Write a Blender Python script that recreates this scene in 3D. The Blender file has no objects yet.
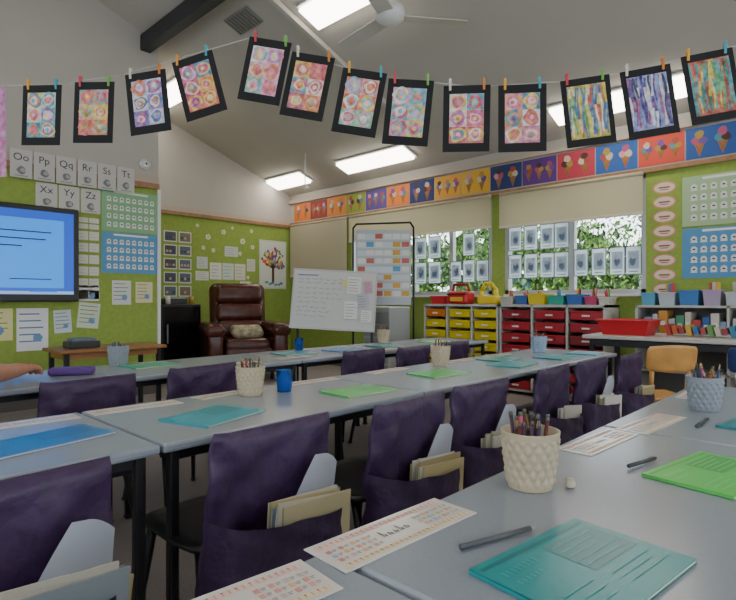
import bpy, bmesh, math, random
from mathutils import Matrix, Vector, Euler
random.seed(7)
R=math.radians
COL=bpy.context.scene.collection
def lin(h):
    h=h.lstrip('#'); v=[int(h[i:i+2],16)/255 for i in (0,2,4)]
    return tuple((c/12.92 if c<=.04045 else ((c+.055)/1.055)**2.4) for c in v)+(1,)
_m={}
def mat(name,hexc,rough=.6,metal=0,noise=0,scale=20,bump=0,bscale=60,emit=0,trans=0,spec=.5,hex2=None):
    if name in _m: return _m[name]
    m=bpy.data.materials.new(name); m.use_nodes=True; nt=m.node_tree
    b=nt.nodes['Principled BSDF']; c=lin(hexc)
    b.inputs['Base Color'].default_value=c; b.inputs['Roughness'].default_value=rough
    b.inputs['Metallic'].default_value=metal; b.inputs['Specular IOR Level'].default_value=spec
    tc=nt.nodes.new('ShaderNodeTexCoord')
    if noise or hex2:
        n=nt.nodes.new('ShaderNodeTexNoise'); n.inputs['Scale'].default_value=scale; n.inputs['Detail'].default_value=5
        nt.links.new(tc.outputs['Object'],n.inputs['Vector'])
        r=nt.nodes.new('ShaderNodeValToRGB'); r.color_ramp.elements[0].position=.32; r.color_ramp.elements[1].position=.68
        if hex2: c2=lin(hex2); r.color_ramp.elements[0].color=c; r.color_ramp.elements[1].color=c2
        else:
            r.color_ramp.elements[0].color=tuple(x*(1-noise) for x in c[:3])+(1,)
            r.color_ramp.elements[1].color=tuple(min(1,x*(1+noise)) for x in c[:3])+(1,)
        nt.links.new(n.outputs['Fac'],r.inputs['Fac']); nt.links.new(r.outputs['Color'],b.inputs['Base Color'])
    if bump:
        n2=nt.nodes.new('ShaderNodeTexNoise'); n2.inputs['Scale'].default_value=bscale; n2.inputs['Detail'].default_value=3
        nt.links.new(tc.outputs['Object'],n2.inputs['Vector'])
        bp=nt.nodes.new('ShaderNodeBump'); bp.inputs['Strength'].default_value=bump; bp.inputs['Distance'].default_value=.01
        nt.links.new(n2.outputs['Fac'],bp.inputs['Height']); nt.links.new(bp.outputs['Normal'],b.inputs['Normal'])
    if emit:
        b.inputs['Emission Color'].default_value=c; b.inputs['Emission Strength'].default_value=emit
    if trans:
        t=nt.nodes.new('ShaderNodeBsdfTranslucent'); t.inputs[0].default_value=c
        x=nt.nodes.new('ShaderNodeMixShader'); x.inputs[0].default_value=trans
        nt.links.new(b.outputs[0],x.inputs[1]); nt.links.new(t.outputs[0],x.inputs[2])
        nt.links.new(x.outputs[0],nt.nodes['Material Output'].inputs[0])
    _m[name]=m; return m
def col(hexc,rough=.75): return mat('paint_'+hexc.strip('#'),hexc,rough)

class B:
    def __init__(s): s.bm=bmesh.new(); s.ms=[]
    def mi(s,m):
        if m not in s.ms: s.ms.append(m)
        return s.ms.index(m)
    def merge(s,t,m,M=None,smooth=False):
        i=s.mi(m)
        if M is not None: bmesh.ops.transform(t,matrix=M,verts=t.verts)
        for f in t.faces: f.material_index=i; f.smooth=smooth
        me=bpy.data.meshes.new('tmp'); t.to_mesh(me); t.free(); s.bm.from_mesh(me); bpy.data.meshes.remove(me); return s
    def box(s,c,sz,m,rot=(0,0,0),bev=0,seg=2,smooth=False):
        t=bmesh.new(); bmesh.ops.create_cube(t,size=1)
        bmesh.ops.transform(t,matrix=Matrix.Diagonal((*sz,1)),verts=t.verts)
        if bev: bmesh.ops.bevel(t,geom=t.edges[:],offset=min(bev,min(sz)*.49),segments=seg,affect='EDGES',profile=.5)
        return s.merge(t,m,Matrix.Translation(c)@Euler(rot).to_matrix().to_4x4(),smooth)
    def bx(s,a,b,m,bev=0):
        return s.box([(a[i]+b[i])/2 for i in range(3)],[abs(b[i]-a[i]) for i in range(3)],m,bev=bev)
    def cyl(s,p,q,r,m,r2=None,seg=12,cap=True):
        p=Vector(p);q=Vector(q);d=q-p
        t=bmesh.new(); bmesh.ops.create_cone(t,cap_ends=cap,segments=seg,radius1=r,radius2=r if r2 is None else r2,depth=d.length)
        M=Matrix.Translation((p+q)/2)@d.to_track_quat('Z','Y').to_matrix().to_4x4()
        return s.merge(t,m,M,True)
    def tube(s,pts,r,m,seg=8):
        for a,b in zip(pts,pts[1:]): s.cyl(a,b,r,m,seg=seg)
        for p in pts[1:-1]:
            s.ball(p,(r,r,r),m,8)
        return s
    def ball(s,c,rad,m,seg=16,rot=(0,0,0)):
        t=bmesh.new(); bmesh.ops.create_uvsphere(t,u_segments=seg,v_segments=max(6,seg//2),radius=1)
        return s.merge(t,m,Matrix.Translation(c)@Euler(rot).to_matrix().to_4x4()@Matrix.Diagonal((*rad,1)),True)
    def lathe(s,prof,m,seg=24,c=(0,0,0)):
        t=bmesh.new(); rings=[]
        for r,z in prof: rings.append([t.verts.new((c[0]+r*math.cos(2*math.pi*i/seg),c[1]+r*math.sin(2*math.pi*i/seg),c[2]+z)) for i in range(seg)])
        for a,b in zip(rings,rings[1:]):
            for i in range(seg): t.faces.new((a[i],a[(i+1)%seg],b[(i+1)%seg],b[i]))
        return s.merge(t,m,None,True)
    def poly(s,pts,m,z=0):
        t=bmesh.new(); t.faces.new([t.verts.new((p[0],p[1],p[2] if len(p)>2 else z)) for p in pts])
        return s.merge(t,m)
    def rect(s,x0,y0,x1,y1,m,z): return s.poly([(x0,y0),(x1,y0),(x1,y1),(x0,y1)],m,z)
    def blob(s,cx,cy,r,m,z,n=14,w=.12,ry=None):
        ry=ry or r; ph=random.random()*6
        return s.poly([(cx+r*(1+w*math.sin(3*a+ph)+w*.5*random.uniform(-1,1))*math.cos(a),cy+ry*(1+w*math.sin(2*a+ph))*math.sin(a)) for a in [2*math.pi*i/n for i in range(n)]],m,z)
    def text(s,body,size,m,M,ext=0):
        me=tmesh(body,size); t=bmesh.new(); t.from_mesh(me); return s.merge(t,m,M)
    def stroke(s,pts,w,m,z):
        for a,b in zip(pts,pts[1:]):
            d=Vector((b[0]-a[0],b[1]-a[1])); 
            if d.length<1e-6: continue
            n=Vector((-d.y,d.x)).normalized()*w/2
            s.poly([(a[0]-n.x,a[1]-n.y),(b[0]-n.x,b[1]-n.y),(b[0]+n.x,b[1]+n.y),(a[0]+n.x,a[1]+n.y)],m,z)
        return s
    def mesh(s,name):
        me=bpy.data.meshes.new(name)
        s.bm.to_mesh(me); s.bm.free()
        for m in s.ms: me.materials.append(m)
        return me
    def obj(s,name,parent=None,loc=(0,0,0),rot=(0,0,0),**kw):
        o=bpy.data.objects.new(name,s.mesh(name)); COL.objects.link(o); o.location=loc; o.rotation_euler=rot
        if parent: o.parent=parent
        for k,v in kw.items(): o[k]=v
        return o
_t={}
def tmesh(body,size):
    k=(body,size)
    if k not in _t:
        c=bpy.data.curves.new('txt','FONT'); c.body=body; c.size=size; c.align_x='CENTER'; c.align_y='CENTER'; c.resolution_u=3
        o=bpy.data.objects.new('txt',c); COL.objects.link(o)
        dg=bpy.context.evaluated_depsgraph_get(); _t[k]=bpy.data.meshes.new_from_object(o.evaluated_get(dg))
        bpy.data.objects.remove(o)
    return _t[k]
def empty(name,loc=(0,0,0),rot=(0,0,0),**kw):
    o=bpy.data.objects.new(name,None); COL.objects.link(o); o.location=loc; o.rotation_euler=rot; o.empty_display_size=.1
    for k,v in kw.items(): o[k]=v
    return o
def dup(o,loc,rot=None,**kw):
    n=o.copy(); COL.objects.link(n); n.location=loc
    if rot is not None: n.rotation_euler=rot
    for k,v in kw.items(): n[k]=v
    for ch in o.children:
        c=ch.copy(); COL.objects.link(c); c.parent=n
        for g in ch.children:
            h=g.copy(); COL.objects.link(h); h.parent=c
    return n
def info(label,cat,group=None):
    d={'label':label,'category':cat}
    if group: d['group']=group
    return d
T=Matrix.Translation
# ------------------------------------------------------------------ materials
GREEN=mat('pinboard_green','#8ea44a',.85,noise=.08,scale=25,bump=.15,bscale=300)
WHITEW=mat('painted_wall','#b4afa7',.8,noise=.02,scale=3)
CREAM=mat('cream_band','#b8a899',.7)
WOOD=mat('wood_trim','#966f4e',.5,noise=.2,scale=14)
CEIL=mat('ceiling_paint','#bcb6ad',.85,noise=.02,scale=2)
CARPET=mat('carpet','#665d5c',.95,scale=220,hex2='#9c918d',bump=.4,bscale=400)
DARK=mat('dark_metal','#222226',.4,metal=.3)
BLACK=mat('black_plastic','#1c1c20',.4)
ALU=mat('aluminium_frame','#b4b6b6',.4,metal=.3)
STEEL=mat('steel','#9a9ca0',.3,metal=.8)
WHITE=mat('white_plastic','#dcdcda',.5)
CARD=mat('black_card','#121214',.8)
LAM=mat('table_laminate','#8b939d',.22,noise=.03,scale=150)
PURP=mat('purple_fabric','#3a2549',.5,noise=.18,scale=30,bump=.55,bscale=28)
PURP2=mat('purple_fabric_dark','#342043',.5,noise=.18,scale=30,bump=.55,bscale=28)
LEATH=mat('brown_leather','#4e261f',.26,noise=.25,scale=12,bump=.2,bscale=60)
BLIND=mat('blind_fabric','#d4cbb0',.85,trans=.4)
OAK=mat('orange_wood','#c8924f',.4,noise=.15,scale=10)
SCREEN=mat('screen_blue','#1452c8',.3,emit=.7)
SCREEN2=mat('screen_lightblue','#1e86e6',.3,emit=.9)
# ------------------------------------------------------------------ structure
ZT=lambda x:2.87+.35*(5.93-x)
def wallpoly(b,pts,axis,c,th,m):
    t=bmesh.new()
    f=lambda p,k:(p[0],k,p[1]) if axis=='Y' else (k,p[0],p[1])
    A=[t.verts.new(f(p,c)) for p in pts]; Bv=[t.verts.new(f(p,c+th)) for p in pts]
    t.faces.new(A); t.faces.new(Bv[::-1]); n=len(pts)
    for i in range(n): t.faces.new((A[i],Bv[i],Bv[(i+1)%n],A[(i+1)%n]))
    bmesh.ops.recalc_face_normals(t,faces=t.faces)
    b.merge(t,m)
S={'kind':'structure'}
b=B(); b.bx((-3.1,-3.1,-.1),(6.05,7.6,0),CARPET); b.obj('floor',**S)
b=B()
b.bx((5.93,-3,0),(6.03,7.6,1.12),GREEN)
for y0,y1 in ((-3,1.73),(3.32,3.50),(5.98,7.6)): b.bx((5.93,y0,1.12),(6.03,y1,2.34),GREEN)
b.bx((5.93,-3,2.34),(6.03,7.6,2.95),WHITEW)
b.obj('wall_east',**S)
XP=-.5
b=B(); wallpoly(b,[(-3.1,0),(2.81,0),(2.81,2.3),(-3.1,2.3)],'Y',5.95,.1,GREEN)
wallpoly(b,[(-3.1,2.3),(2.81,2.3),(2.81,ZT(2.81)+.03),(XP,ZT(XP)+.03),(-3.1,ZT(XP)-.9+.03)],'Y',5.95,.1,WHITEW)
b.obj('wall_north',**S)
b=B(); wallpoly(b,[(2.72,0),(6.0,0),(6.0,2.3),(2.72,2.3)],'Y',7.5,.1,GREEN)
wallpoly(b,[(2.72,2.3),(6.0,2.3),(6.0,ZT(6.0)+.03),(2.72,ZT(2.72)+.03)],'Y',7.5,.1,WHITEW)
b.obj('wall_alcove',**S)
b=B(); wallpoly(b,[(6.05,0),(7.5,0),(7.5,2.3),(6.05,2.3)],'X',2.71,.1,GREEN)
wallpoly(b,[(6.05,2.3),(7.5,2.3),(7.5,ZT(2.81)+.03),(6.05,ZT(2.81)+.03)],'X',2.71,.1,WHITEW)
b.obj('wall_return',**S)
b=B(); b.bx((-3.1,-3,0),(-3,5.95,.85),WHITEW); b.bx((-3.1,-3,2.5),(-3,5.95,4.4),WHITEW)
for y0,y1 in ((-3,-2.0),(1.2,1.6),(4.6,5.95)): b.bx((-3.1,y0,.85),(-3,y1,2.5),WHITEW)  # gaps between these piers are unseen openings, added to admit daylight
b.obj('wall_west',**S)
b=B(); b.bx((-3.1,-3.1,0),(6.03,-3,.85),WHITEW)
for x0,x1 in ((-3.1,-1.8),(1.3,1.9),(5.0,6.03)): b.bx((x0,-3.1,.85),(x1,-3,2.5),WHITEW)  # unseen openings behind the camera, added to brighten the room
wallpoly(b,[(-3.1,2.5),(6.03,2.5),(6.03,2.88),(XP,ZT(XP)+.03),(-3.1,ZT(XP)-.9+.03)],'Y',-3.1,.1,WHITEW); b.obj('wall_south',**S)
b=B(); wallpoly(b,[(6.3,ZT(6.3)),(XP,ZT(XP)),(-3.1,ZT(XP)-.9),(-3.1,ZT(XP)-.8),(XP,ZT(XP)+.1),(6.3,ZT(6.3)+.1)],'Y',-3.1,10.8,CEIL); b.obj('ceiling',**S)
b=B(); b.bx((5.89,-3,2.72),(5.93,7.5,2.78),CREAM); b.obj('trim_1',**S)
b=B(); b.bx((5.90,-3,2.34),(5.93,7.5,2.385),WOOD); b.obj('trim_2',**S)
b=B(); b.bx((-3,5.92,2.30),(2.81,5.95,2.36),WOOD); b.bx((-3,5.93,2.36),(2.81,5.95,2.44),CREAM); b.obj('trim_3',**S)
b=B(); b.bx((2.81,7.47,2.30),(5.90,7.5,2.35),WOOD); b.bx((2.81,7.48,2.35),(5.90,7.5,2.42),CREAM); b.obj('trim_4',**S)
b=B(); b.bx((2.60,-3,ZT(2.66)-.20),(2.71,5.94,ZT(2.66)-.03),mat('dark_beam','#303136',.6)); b.obj('trim_5',**S)
b=B(); b.bx((2.795,5.93,0),(2.83,5.96,2.3),WHITE); b.obj('trim_6',**S)
BB=mat('baseboard_grey','#5b5553',.6)
b=B(); b.bx((5.91,-3,0),(5.93,7.5,.1),BB); b.obj('baseboard_east',**S)
b=B(); b.bx((2.81,7.48,0),(5.91,7.5,.1),BB); b.obj('baseboard_alcove',**S)
b=B(); b.bx((-3,5.93,0),(2.81,5.95,.1),BB); b.obj('baseboard_north',**S)
GL=bpy.data.materials.new('window_glass'); GL.use_nodes=True; nt=GL.node_tree; nt.nodes.clear()
o=nt.nodes.new('ShaderNodeOutputMaterial'); x=nt.nodes.new('ShaderNodeMixShader'); tr=nt.nodes.new('ShaderNodeBsdfTransparent'); g=nt.nodes.new('ShaderNodeBsdfGlossy'); g.inputs['Roughness'].default_value=.02
x.inputs[0].default_value=.05; nt.links.new(tr.outputs[0],x.inputs[1]); nt.links.new(g.outputs[0],x.inputs[2]); nt.links.new(x.outputs[0],o.inputs[0])
def window(n,y0,y1,mull,z0=1.12,z1=2.34,loc=(5.98,0,0),rz=0):
    e=empty('window_%d'%n,loc,(0,0,rz),**S)
    f=B(); w=.045
    f.bx((-.05,y0,z0),(.04,y0+w,z1),ALU); f.bx((-.05,y1-w,z0),(.04,y1,z1),ALU)
    f.bx((-.05,y0,z0),(.04,y1,z0+w),ALU); f.bx((-.05,y0,z1-w),(.04,y1,z1),ALU)
    for m in mull: f.bx((-.04,m-.03,z0),(.03,m+.03,z1),ALU)
    f.bx((-.09,y0,z0-.03),(-.03,y1,z0),WHITE)
    f.obj('frame',e); g=B(); g.bx((.005,y0,z0),(.01,y1,z1),GL); g.obj('glass',e)
window(1,3.50,5.98,(4.12,4.75,5.37))
window(2,1.73,3.32,(2.50,))
window(3,-4.6,-1.6,(-3.1,),.85,2.5,(-3.05,0,0),math.pi)  # unseen west window pair, added to let fill daylight in
window(4,-1.2,2.0,(0.4,),.85,2.5,(-3.05,0,0),math.pi)
window(5,-1.8,1.3,(-.25,),.85,2.5,(0,-3.05,0),-math.pi/2)  # unseen south window pair behind the camera, added for more daylight
window(6,1.9,5.0,(3.45,),.85,2.5,(0,-3.05,0),-math.pi/2)
def blind(y0,y1,z0,z1):
    e=empty('roller_blind',(5.86,(y0+y1)/2,z0),**info('cream fabric roller blind pulled partly down over the window','blind','cream roller blinds'))
    h=z1-z0; w=y1-y0
    B().box((0,0,h/2),(.004,w,h),BLIND).obj('blind_fabric',e)
    B().box((0,0,0),(.02,w,.03),mat('blind_bar','#d8d2c0',.5),bev=.005).obj('bottom_bar',e)
    B().cyl((0.01,-w/2,h),(0.01,w/2,h),.022,BLIND).obj('roller_tube',e)
blind(1.74,3.36,1.93,2.33); blind(3.48,5.97,1.95,2.33); blind(6.02,7.42,1.46,2.33)
# ------------------------------------------------------------------ outside
b=B(); b.bx((6.1,-8,-.3),(22,18,-.2),mat('outside_grass','#6f8a3c',.9,noise=.3,scale=3)); b.obj('outside_ground',kind='structure')  # grass ground beyond the window wall
LF=[mat('leaf_%d'%i,h,.6,trans=.25) for i,h in enumerate(('#2c4a1a','#3f6424','#57782e','#1c3414','#7a9a42'))]
t=B(); ii=[t.mi(m) for m in LF]
gm=bmesh.new(); g=[]
TOP=lambda y:2.85+.35*math.sin(y*1.1)+.25*math.sin(y*2.7+1)
for j in range(34):
    row=[]
    for k in range(120):
        y=-1.5+k*.14; top=TOP(y)-.15
        z=top*j/33; row.append(gm.verts.new((11.2+random.uniform(-.25,.25)+(z/top)**2*.8,y+random.uniform(-.07,.07),z+random.uniform(-.06,.06))))
    g.append(row)
for a,c in zip(g,g[1:]):
    for k in range(119): 
        if random.random()>.06: gm.faces.new((a[k],a[k+1],c[k+1],c[k]))
t.merge(gm,LF[0])
for f in t.bm.faces: f.material_index=random.choice((ii[0],ii[0],ii[3],ii[3],ii[1]))
for i in range(17000):
    cy=random.uniform(-1,14); cx=random.uniform(9.8,11.4)
    z=random.uniform(0.5,max(.5,TOP(cy)+.2))
    s=random.uniform(.022,.05); n=Euler((random.uniform(0,6),random.uniform(0,6),random.uniform(0,6))).to_matrix()
    vs=[t.bm.verts.new(Vector((cx,cy,z))+n@Vector(p)) for p in ((-s*1.6,0,0),(0,-s*.7,0),(s*1.6,0,0),(0,s*.7,0))]
    f=t.bm.faces.new(vs); f.material_index=random.choice(ii)
t.obj('shrub_foliage',kind='stuff',label='leafy green shrubs growing outside the classroom windows',category='shrub')
# ------------------------------------------------------------------ ceiling fittings
SL=math.atan(.35)
EM=mat('light_diffuser','#fff8ea',.5,emit=11)
for i,(x,y,l) in enumerate(((5.5,5.1,1.25),(5.5,7.0,.85),(5.5,1.85,1.3),(3.36,3.45,1.0),(3.36,6.7,1.2),(5.5,-1.2,1.25),(3.36,.4,1.2),(.9,3.0,1.2),(.9,0,1.2),(-1.6,1.5,1.2),(3.36,-2,1.2))):  # panels above and behind the camera are unseen, added for extra light
    zc=ZT(x) if x>XP else ZT(XP)-.35*(XP-x)
    r=SL if x>XP else -SL
    e=empty('ceiling_light',(x,y,zc-.005),(0,r,0),**info('rectangular fluorescent ceiling light panel, switched on','ceiling light','fluorescent ceiling lights'))
    B().box((0,0,-.012),(.32,l+.05,.024),WHITE,bev=.008).obj('light_housing',e)
    B().box((0,0,-.045),(.27,l,.04),EM,bev=.012).obj('diffuser',e)
def fan(x,y,z,a0):
    e=empty('ceiling_fan',(x,y,z),**info('white three-blade ceiling fan hanging on a rod','fan'))
    B().cyl((0,0,.08),(0,0,ZT(x)-z-.02),.015,WHITE).obj('rod',e)
    B().lathe([(.0,-.07),(.06,-.065),(.11,-.03),(.12,0),(.11,.05),(.05,.09),(0.02,.1)],WHITE,24).obj('motor_housing',e)
    B().lathe([(.02,-.09),(.07,-.02),(.07,0)],WHITE,16,(0,0,ZT(x)-z-.02)).obj('canopy',e)
    for k in range(3):
        q=B(); q.box((.36,0,-.02),(.52,.13,.008),mat('fan_blade','#c8c4bd',.5),rot=(.15,0,0),bev=.004); q.box((.1,0,-.015),(.14,.04,.01),STEEL)
        q.obj('blade',e,rot=(0,0,a0+k*2*math.pi/3))
fan(3.21,2.81,3.3,R(-38))
b=B(); b.box((0,0,-.01),(.22,.4,.02),mat('vent_grey','#8b8882',.6),bev=.004)
for i in range(8): b.box((0,-.17+i*.048,-.024),(.19,.012,.01),mat('vent_slot','#5e5b57',.6),rot=(.5,0,0))
b.obj('air_vent',loc=(3.08,4.65,ZT(3.08)),rot=(0,SL,0),**info('slatted square air vent set in the sloping ceiling','vent'))
b=B(); b.cyl((0,0,0),(0,0,.45),.008,WHITE); b.lathe([(.01,0),(.05,-.03),(.06,-.06),(0,-.08)],WHITE,16)
b.obj('hanging_sensor',loc=(5.05,6.05,ZT(5.05)-.45),**info('small white sensor hanging on a thin rod from the ceiling','sensor'))
b=B(); b.box((0,0,0),(2.6,.05,.05),mat('conduit','#c4bfb4',.6)); b.obj('cable_duct',loc=(4.1,4.1,ZT(4.1)-.04),rot=(0,SL,0),**info('slim pale cable duct running up the sloping ceiling','cable duct'))
# ------------------------------------------------------------------ wall helper
def W(wall,h,z,off=.004):
    if wall=='N': return (h,5.95-off,z),(R(90),0,0)
    if wall=='K': return (h,7.5-off,z),(R(90),0,0)
    if wall=='E': return (5.93-off,h,z),(R(90),0,R(-90))
def poster(name,wall,h0,h1,z0,z1,label,cat,draw=None,base='#d8d6cc',group=None,off=.003,tilt=0,th=.004):
    w=abs(h1-h0); hh=z1-z0; loc,rot=W(wall,(h0+h1)/2,(z0+z1)/2,off)
    b=B(); b.box((0,0,0),(w,hh,th),col(base))
    if draw: draw(b,w,hh,th/2+.001)
    o=b.obj(name,loc=loc,**info(label,cat,group))
    M=Euler(rot).to_matrix()@Matrix.Rotation(tilt,3,'Z'); o.rotation_euler=M.to_euler()
    return o
INK=col('#26262c')
def lines(n,c='#777777',x0=.1,x1=.9):
    def f(b,w,h,z):
        for i in range(n):
            y=h/2-h*(i+1)/(n+1); e=random.uniform(.6,1)
            b.rect(-w/2+w*x0,y-h*.012,-w/2+w*(x0+(x1-x0)*e),y+h*.012,col(c),z)
    return f
INK2=col('#3c3c44')
def alpha(s):
    def f(b,w,h,z):
        b.text(s,.098,INK2,T((-.002,h*.22,z)))
        b.blob(0,-h*.23,.036,col('#7a7a7e'),z)
        b.blob(.01,-h*.22,.020,col('#a8a8a6'),z+.001); b.rect(-w*.3,-h*.44,w*.3,-h*.41,col('#8a8a88'),z)
    return f
for i,s in enumerate(('Oo','Pp','Qq','Rr','Ss','Tt')):
    xx=1.36+i*.196
    poster('alphabet_card','N',xx,xx+.184,2.21,2.48,'white alphabet card reading %s above the screen'%s,'alphabet card',alpha(s),base='#c2c0bc',group='alphabet cards',off=.034)
for i,s in enumerate(('Xx','Yy','Zz')):
    xx=1.58+i*.205
    poster('alphabet_card','N',xx,xx+.19,1.95,2.20,'white alphabet card reading %s beside the charts'%s,'alphabet card',alpha(s),base='#c8c6c2',group='alphabet cards')
b=B(); b.cyl((0,0,0),(0,-.035,0),.06,WHITE,seg=28); b.cyl((0,-.035,0),(0,-.05,0),.048,WHITE,r2=.03,seg=28); b.cyl((0,-.05,0),(0,-.053,0),.012,BLACK,seg=12)
b.obj('wall_sensor',loc=(2.65,5.949,2.56),**info('round white sensor mounted on the upper wall','sensor'))
def chart(rows,cols,c='#dededa'):
    def f(b,w,h,z):
        b.rect(-w*.3,h*.42,w*.3,h*.465,col('#e9e9e4'),z)
        for r in range(rows):
            for k in range(cols):
                x=-w*.43+(k+.5)*w*.86/cols; y=h*.36-(r+.5)*h*.8/rows
                b.blob(x,y+h*.02,w*.3/cols,col(c),z,10,.05); b.rect(x-w*.3/cols,y-h*.07/rows*3,x+w*.3/cols,y-h*.02,col(c),z+.0005)
                b.rect(x-w*.12/cols,y,x+w*.12/cols,y+h*.03,col('#44525c'),z+.001)
    return f
poster('number_chart','N',2.19,2.81,1.785,2.235,'pale green number chart with rows of small white tags','chart',chart(4,8),base='#86b488')
poster('number_chart','N',2.19,2.81,1.34,1.775,'blue number chart with rows of small white tags','chart',chart(4,8),base='#5a98c4')
for r in range(6):
    for c in range(2):
        x=1.965+c*.105; z=1.76-r*.122
        poster('word_card','N',x,x+.095,z-.09,z,'small white word card pinned in a column','word card',lines(2),group='word cards by the screen')
for r in range(2):
    for c in range(2):
        x=1.965+c*.105; z=1.90-r*.065
        poster('word_card','N',x,x+.095,z-.05,z,'small white word card pinned in a column','word card',lines(2),group='word cards by the screen')
for i,(x0,x1,z0,z1,c) in enumerate(((1.0,1.39,.67,.97,'#dcd89a'),(1.42,1.69,.56,.97,'#e2e4e6'),(1.96,2.17,.76,1.02,'#c9d6c0'),(1.97,2.17,1.04,1.2,'#e0e0dc'),(2.3,2.5,1.0,1.26,'#d0d4d0'),(2.55,2.74,1.02,1.25,'#d8cfa8'),(1.74,1.90,.72,.95,'#c8d4dc'))):
    poster('poster','N',x0,x1,z0,z1,['yellow framed poster under the screen','white poster with blue drawings and text','pale green poster with a drawing','small white notice on the green board','white notice under the blue chart','pale yellow notice under the blue chart','pale blue notice under the screen'][i],'poster',
      (lambda b,w,h,z,i=i:( [b.rect(-w*.42,h*(.35-.16*k),w*.42*random.uniform(.3,1),h*(.38-.16*k),col('#5577aa' if i==1 else '#7a7f6a'),z) for k in range(5)], b.blob(w*.15,-h*.2,w*.15,col('#6d94c0'),z+.001))),base=c,tilt=[0,0,R(-6),0,0,0,R(3)][i])
e=empty('television',(1.14,5.88,1.495),(R(90),0,0),**info('large wall-mounted screen with black bezel showing a blue display','screen'))
q=B(); q.box((0,0,0),(1.60,.92,.06),BLACK,bev=.01); q.box((0,0,-.045),(.5,.4,.03),BLACK); q.obj('bezel',e)
q=B(); q.rect(-.75,-.39,.75,.41,SCREEN,.032); q.rect(-.75,-.33,.66,.33,SCREEN2,.033)
ST_=mat('screen_text','#0e2a60',.4,emit=.15)
for k,(a,c) in enumerate(((-.05,.55),(-.05,.5),(-.05,.30),(-.5,-.1))): q.rect(a,.20-.07*k,c,.212-.07*k,ST_,.034)
q.rect(.2,-.25,.55,-.24,ST_,.034); q.rect(.36,-.37,.6,-.36,SCREEN2,.034)
q.rect(-.75,-.39,.75,-.36,mat('screen_bar','#9cc0f0',.4,emit=.5),.033)
q.obj('display',e)
def tree(b,w,h,z):
    b.rect(-w*.46,-h*.47,w*.46,h*.47,col('#d4d7cf'),z)
    b.stroke([(0,-h*.4),(0,-h*.05)],.05,col('#5a3b28'),z+.001)
    for k in range(7):
        a=R(25+k*22); b.stroke([(0,-h*.08),(.22*math.cos(a),-h*.08+.3*math.sin(a))],.02,col('#5a3b28'),z+.001)
    for k in range(60):
        a=random.uniform(0.05,math.pi-.05); r=random.uniform(.08,.25)
        b.blob(r*1.05*math.cos(a),-h*.08+r*1.4*math.sin(a),.024,col(random.choice(['#d86a2c','#b23a2a','#e0a63a','#5d9a4a','#4a7bb0','#7a4a8a'])),z+.002+k*.00003)
    for k in range(14): b.blob(random.uniform(-.2,.2),-h*.4+random.uniform(-.02,.03),.02,col('#4a8ab0'),z+.001+k*.00004)
poster('tree_painting','K',5.27,5.83,1.24,2.06,'painting of a bare tree with colourful leaves','painting',tree,base='#c8cabf')
def photo(b,w,h,z):
    b.rect(-w*.42,-h*.4,w*.42,h*.4,col(random.choice(['#5b6a78','#7a746c','#4e5560'])),z)
    for k in range(3): b.blob(-w*.25+k*w*.25,-h*.1,w*.1,col(random.choice(['#c8a088','#3b4a66','#8b6b5a'])),z+.001)
for r in range(5):
    for c in range(2):
        x=3.62+c*.23; z=2.06-r*.2
        poster('photo_print','K',x,x+.2,z-.16,z,'white-edged class photo pinned on the green board','photo',photo,group='class photos')
for i,(x,z,w,h) in enumerate(((4.36,1.5,.2,.26),(4.58,1.5,.2,.26),(4.8,1.5,.2,.26),(4.12,1.42,.22,.14),(4.62,1.82,.24,.16),(5.03,1.62,.16,.2),(4.9,1.28,.2,.14),(4.14,1.62,.18,.18))):
    poster('notice','K',x,x+w,z-h/2+.0,z+h/2,'white notice pinned on the green board','notice',lines(4),group='notices on the green board',base=['#d8d6cc','#c8d0c8','#d4cfc0'][i%3])
for i,(x,z,s) in enumerate(((4.15,2.18,.7),(4.33,2.02,1.1),(4.42,1.82,.8),(4.60,2.12,1),(4.95,2.0,1.2),(5.12,2.18,.8),(5.14,1.92,.9),(4.9,1.80,.8),(4.25,1.85,.8),(5.05,1.42,.7),(4.76,2.2,.6))):
    b=B()
    for k in range(5): b.blob(.026*s*math.cos(k*1.257),.026*s*math.sin(k*1.257),.017*s,col('#d8d8c4'),.001+k*.0001)
    b.blob(0,0,.014*s,col('#d0a840'),.002); loc,rot=W('K',x,z,.002); b.obj('paper_flower',loc=loc,rot=rot,**info('small white paper flower pinned on the green board','paper flower','paper flowers'))
# ------------------------------------------------------------------ ice cream pictures
TC=['#d8752c','#8e3a34','#dc8034','#8f9a3c','#5a4a90','#dc7a34','#28356a','#dca03c','#d8a838','#26386c','#5c3480','#b83a4c','#2f5ca4','#cc4c3c','#2c5498','#d89a38','#4a3478']
for i,c in enumerate(TC):
    y=7.18-i*.43
    def ice(b,w,h,z,i=i):
        for n_,sx in enumerate((-.13,0,.13) if i%3==1 else (-.095,.095)):
            s=.85 if i%3==1 else 1.05
            b.poly([(sx-.044*s,.0),(sx,-.13*s),(sx+.044*s,.0)],col('#a06c3c'),z)
            b.stroke([(sx-.03*s,-.01),(sx+.012*s,-.10*s)],.004,col('#7a4c28'),z+.0005); b.stroke([(sx+.03*s,-.01),(sx-.012*s,-.10*s)],.004,col('#7a4c28'),z+.0007)
            cs=random.sample(['#4a3228','#c8b8a0','#a85070','#6a4a90','#4a8490','#a88a40','#a84a3c','#c890a0'],3)
            b.blob(sx-.028*s,.022*s,.036*s,col(cs[0]),z+.001); b.blob(sx+.028*s,.022*s,.036*s,col(cs[1]),z+.0015); b.blob(sx,.075*s,.037*s,col(cs[2]),z+.002)
    poster('ice_cream_picture','E',y-.209,y+.209,2.405,2.70,'picture of ice cream cones on coloured paper','picture',ice,base=c,group='ice cream pictures in a row')
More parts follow.
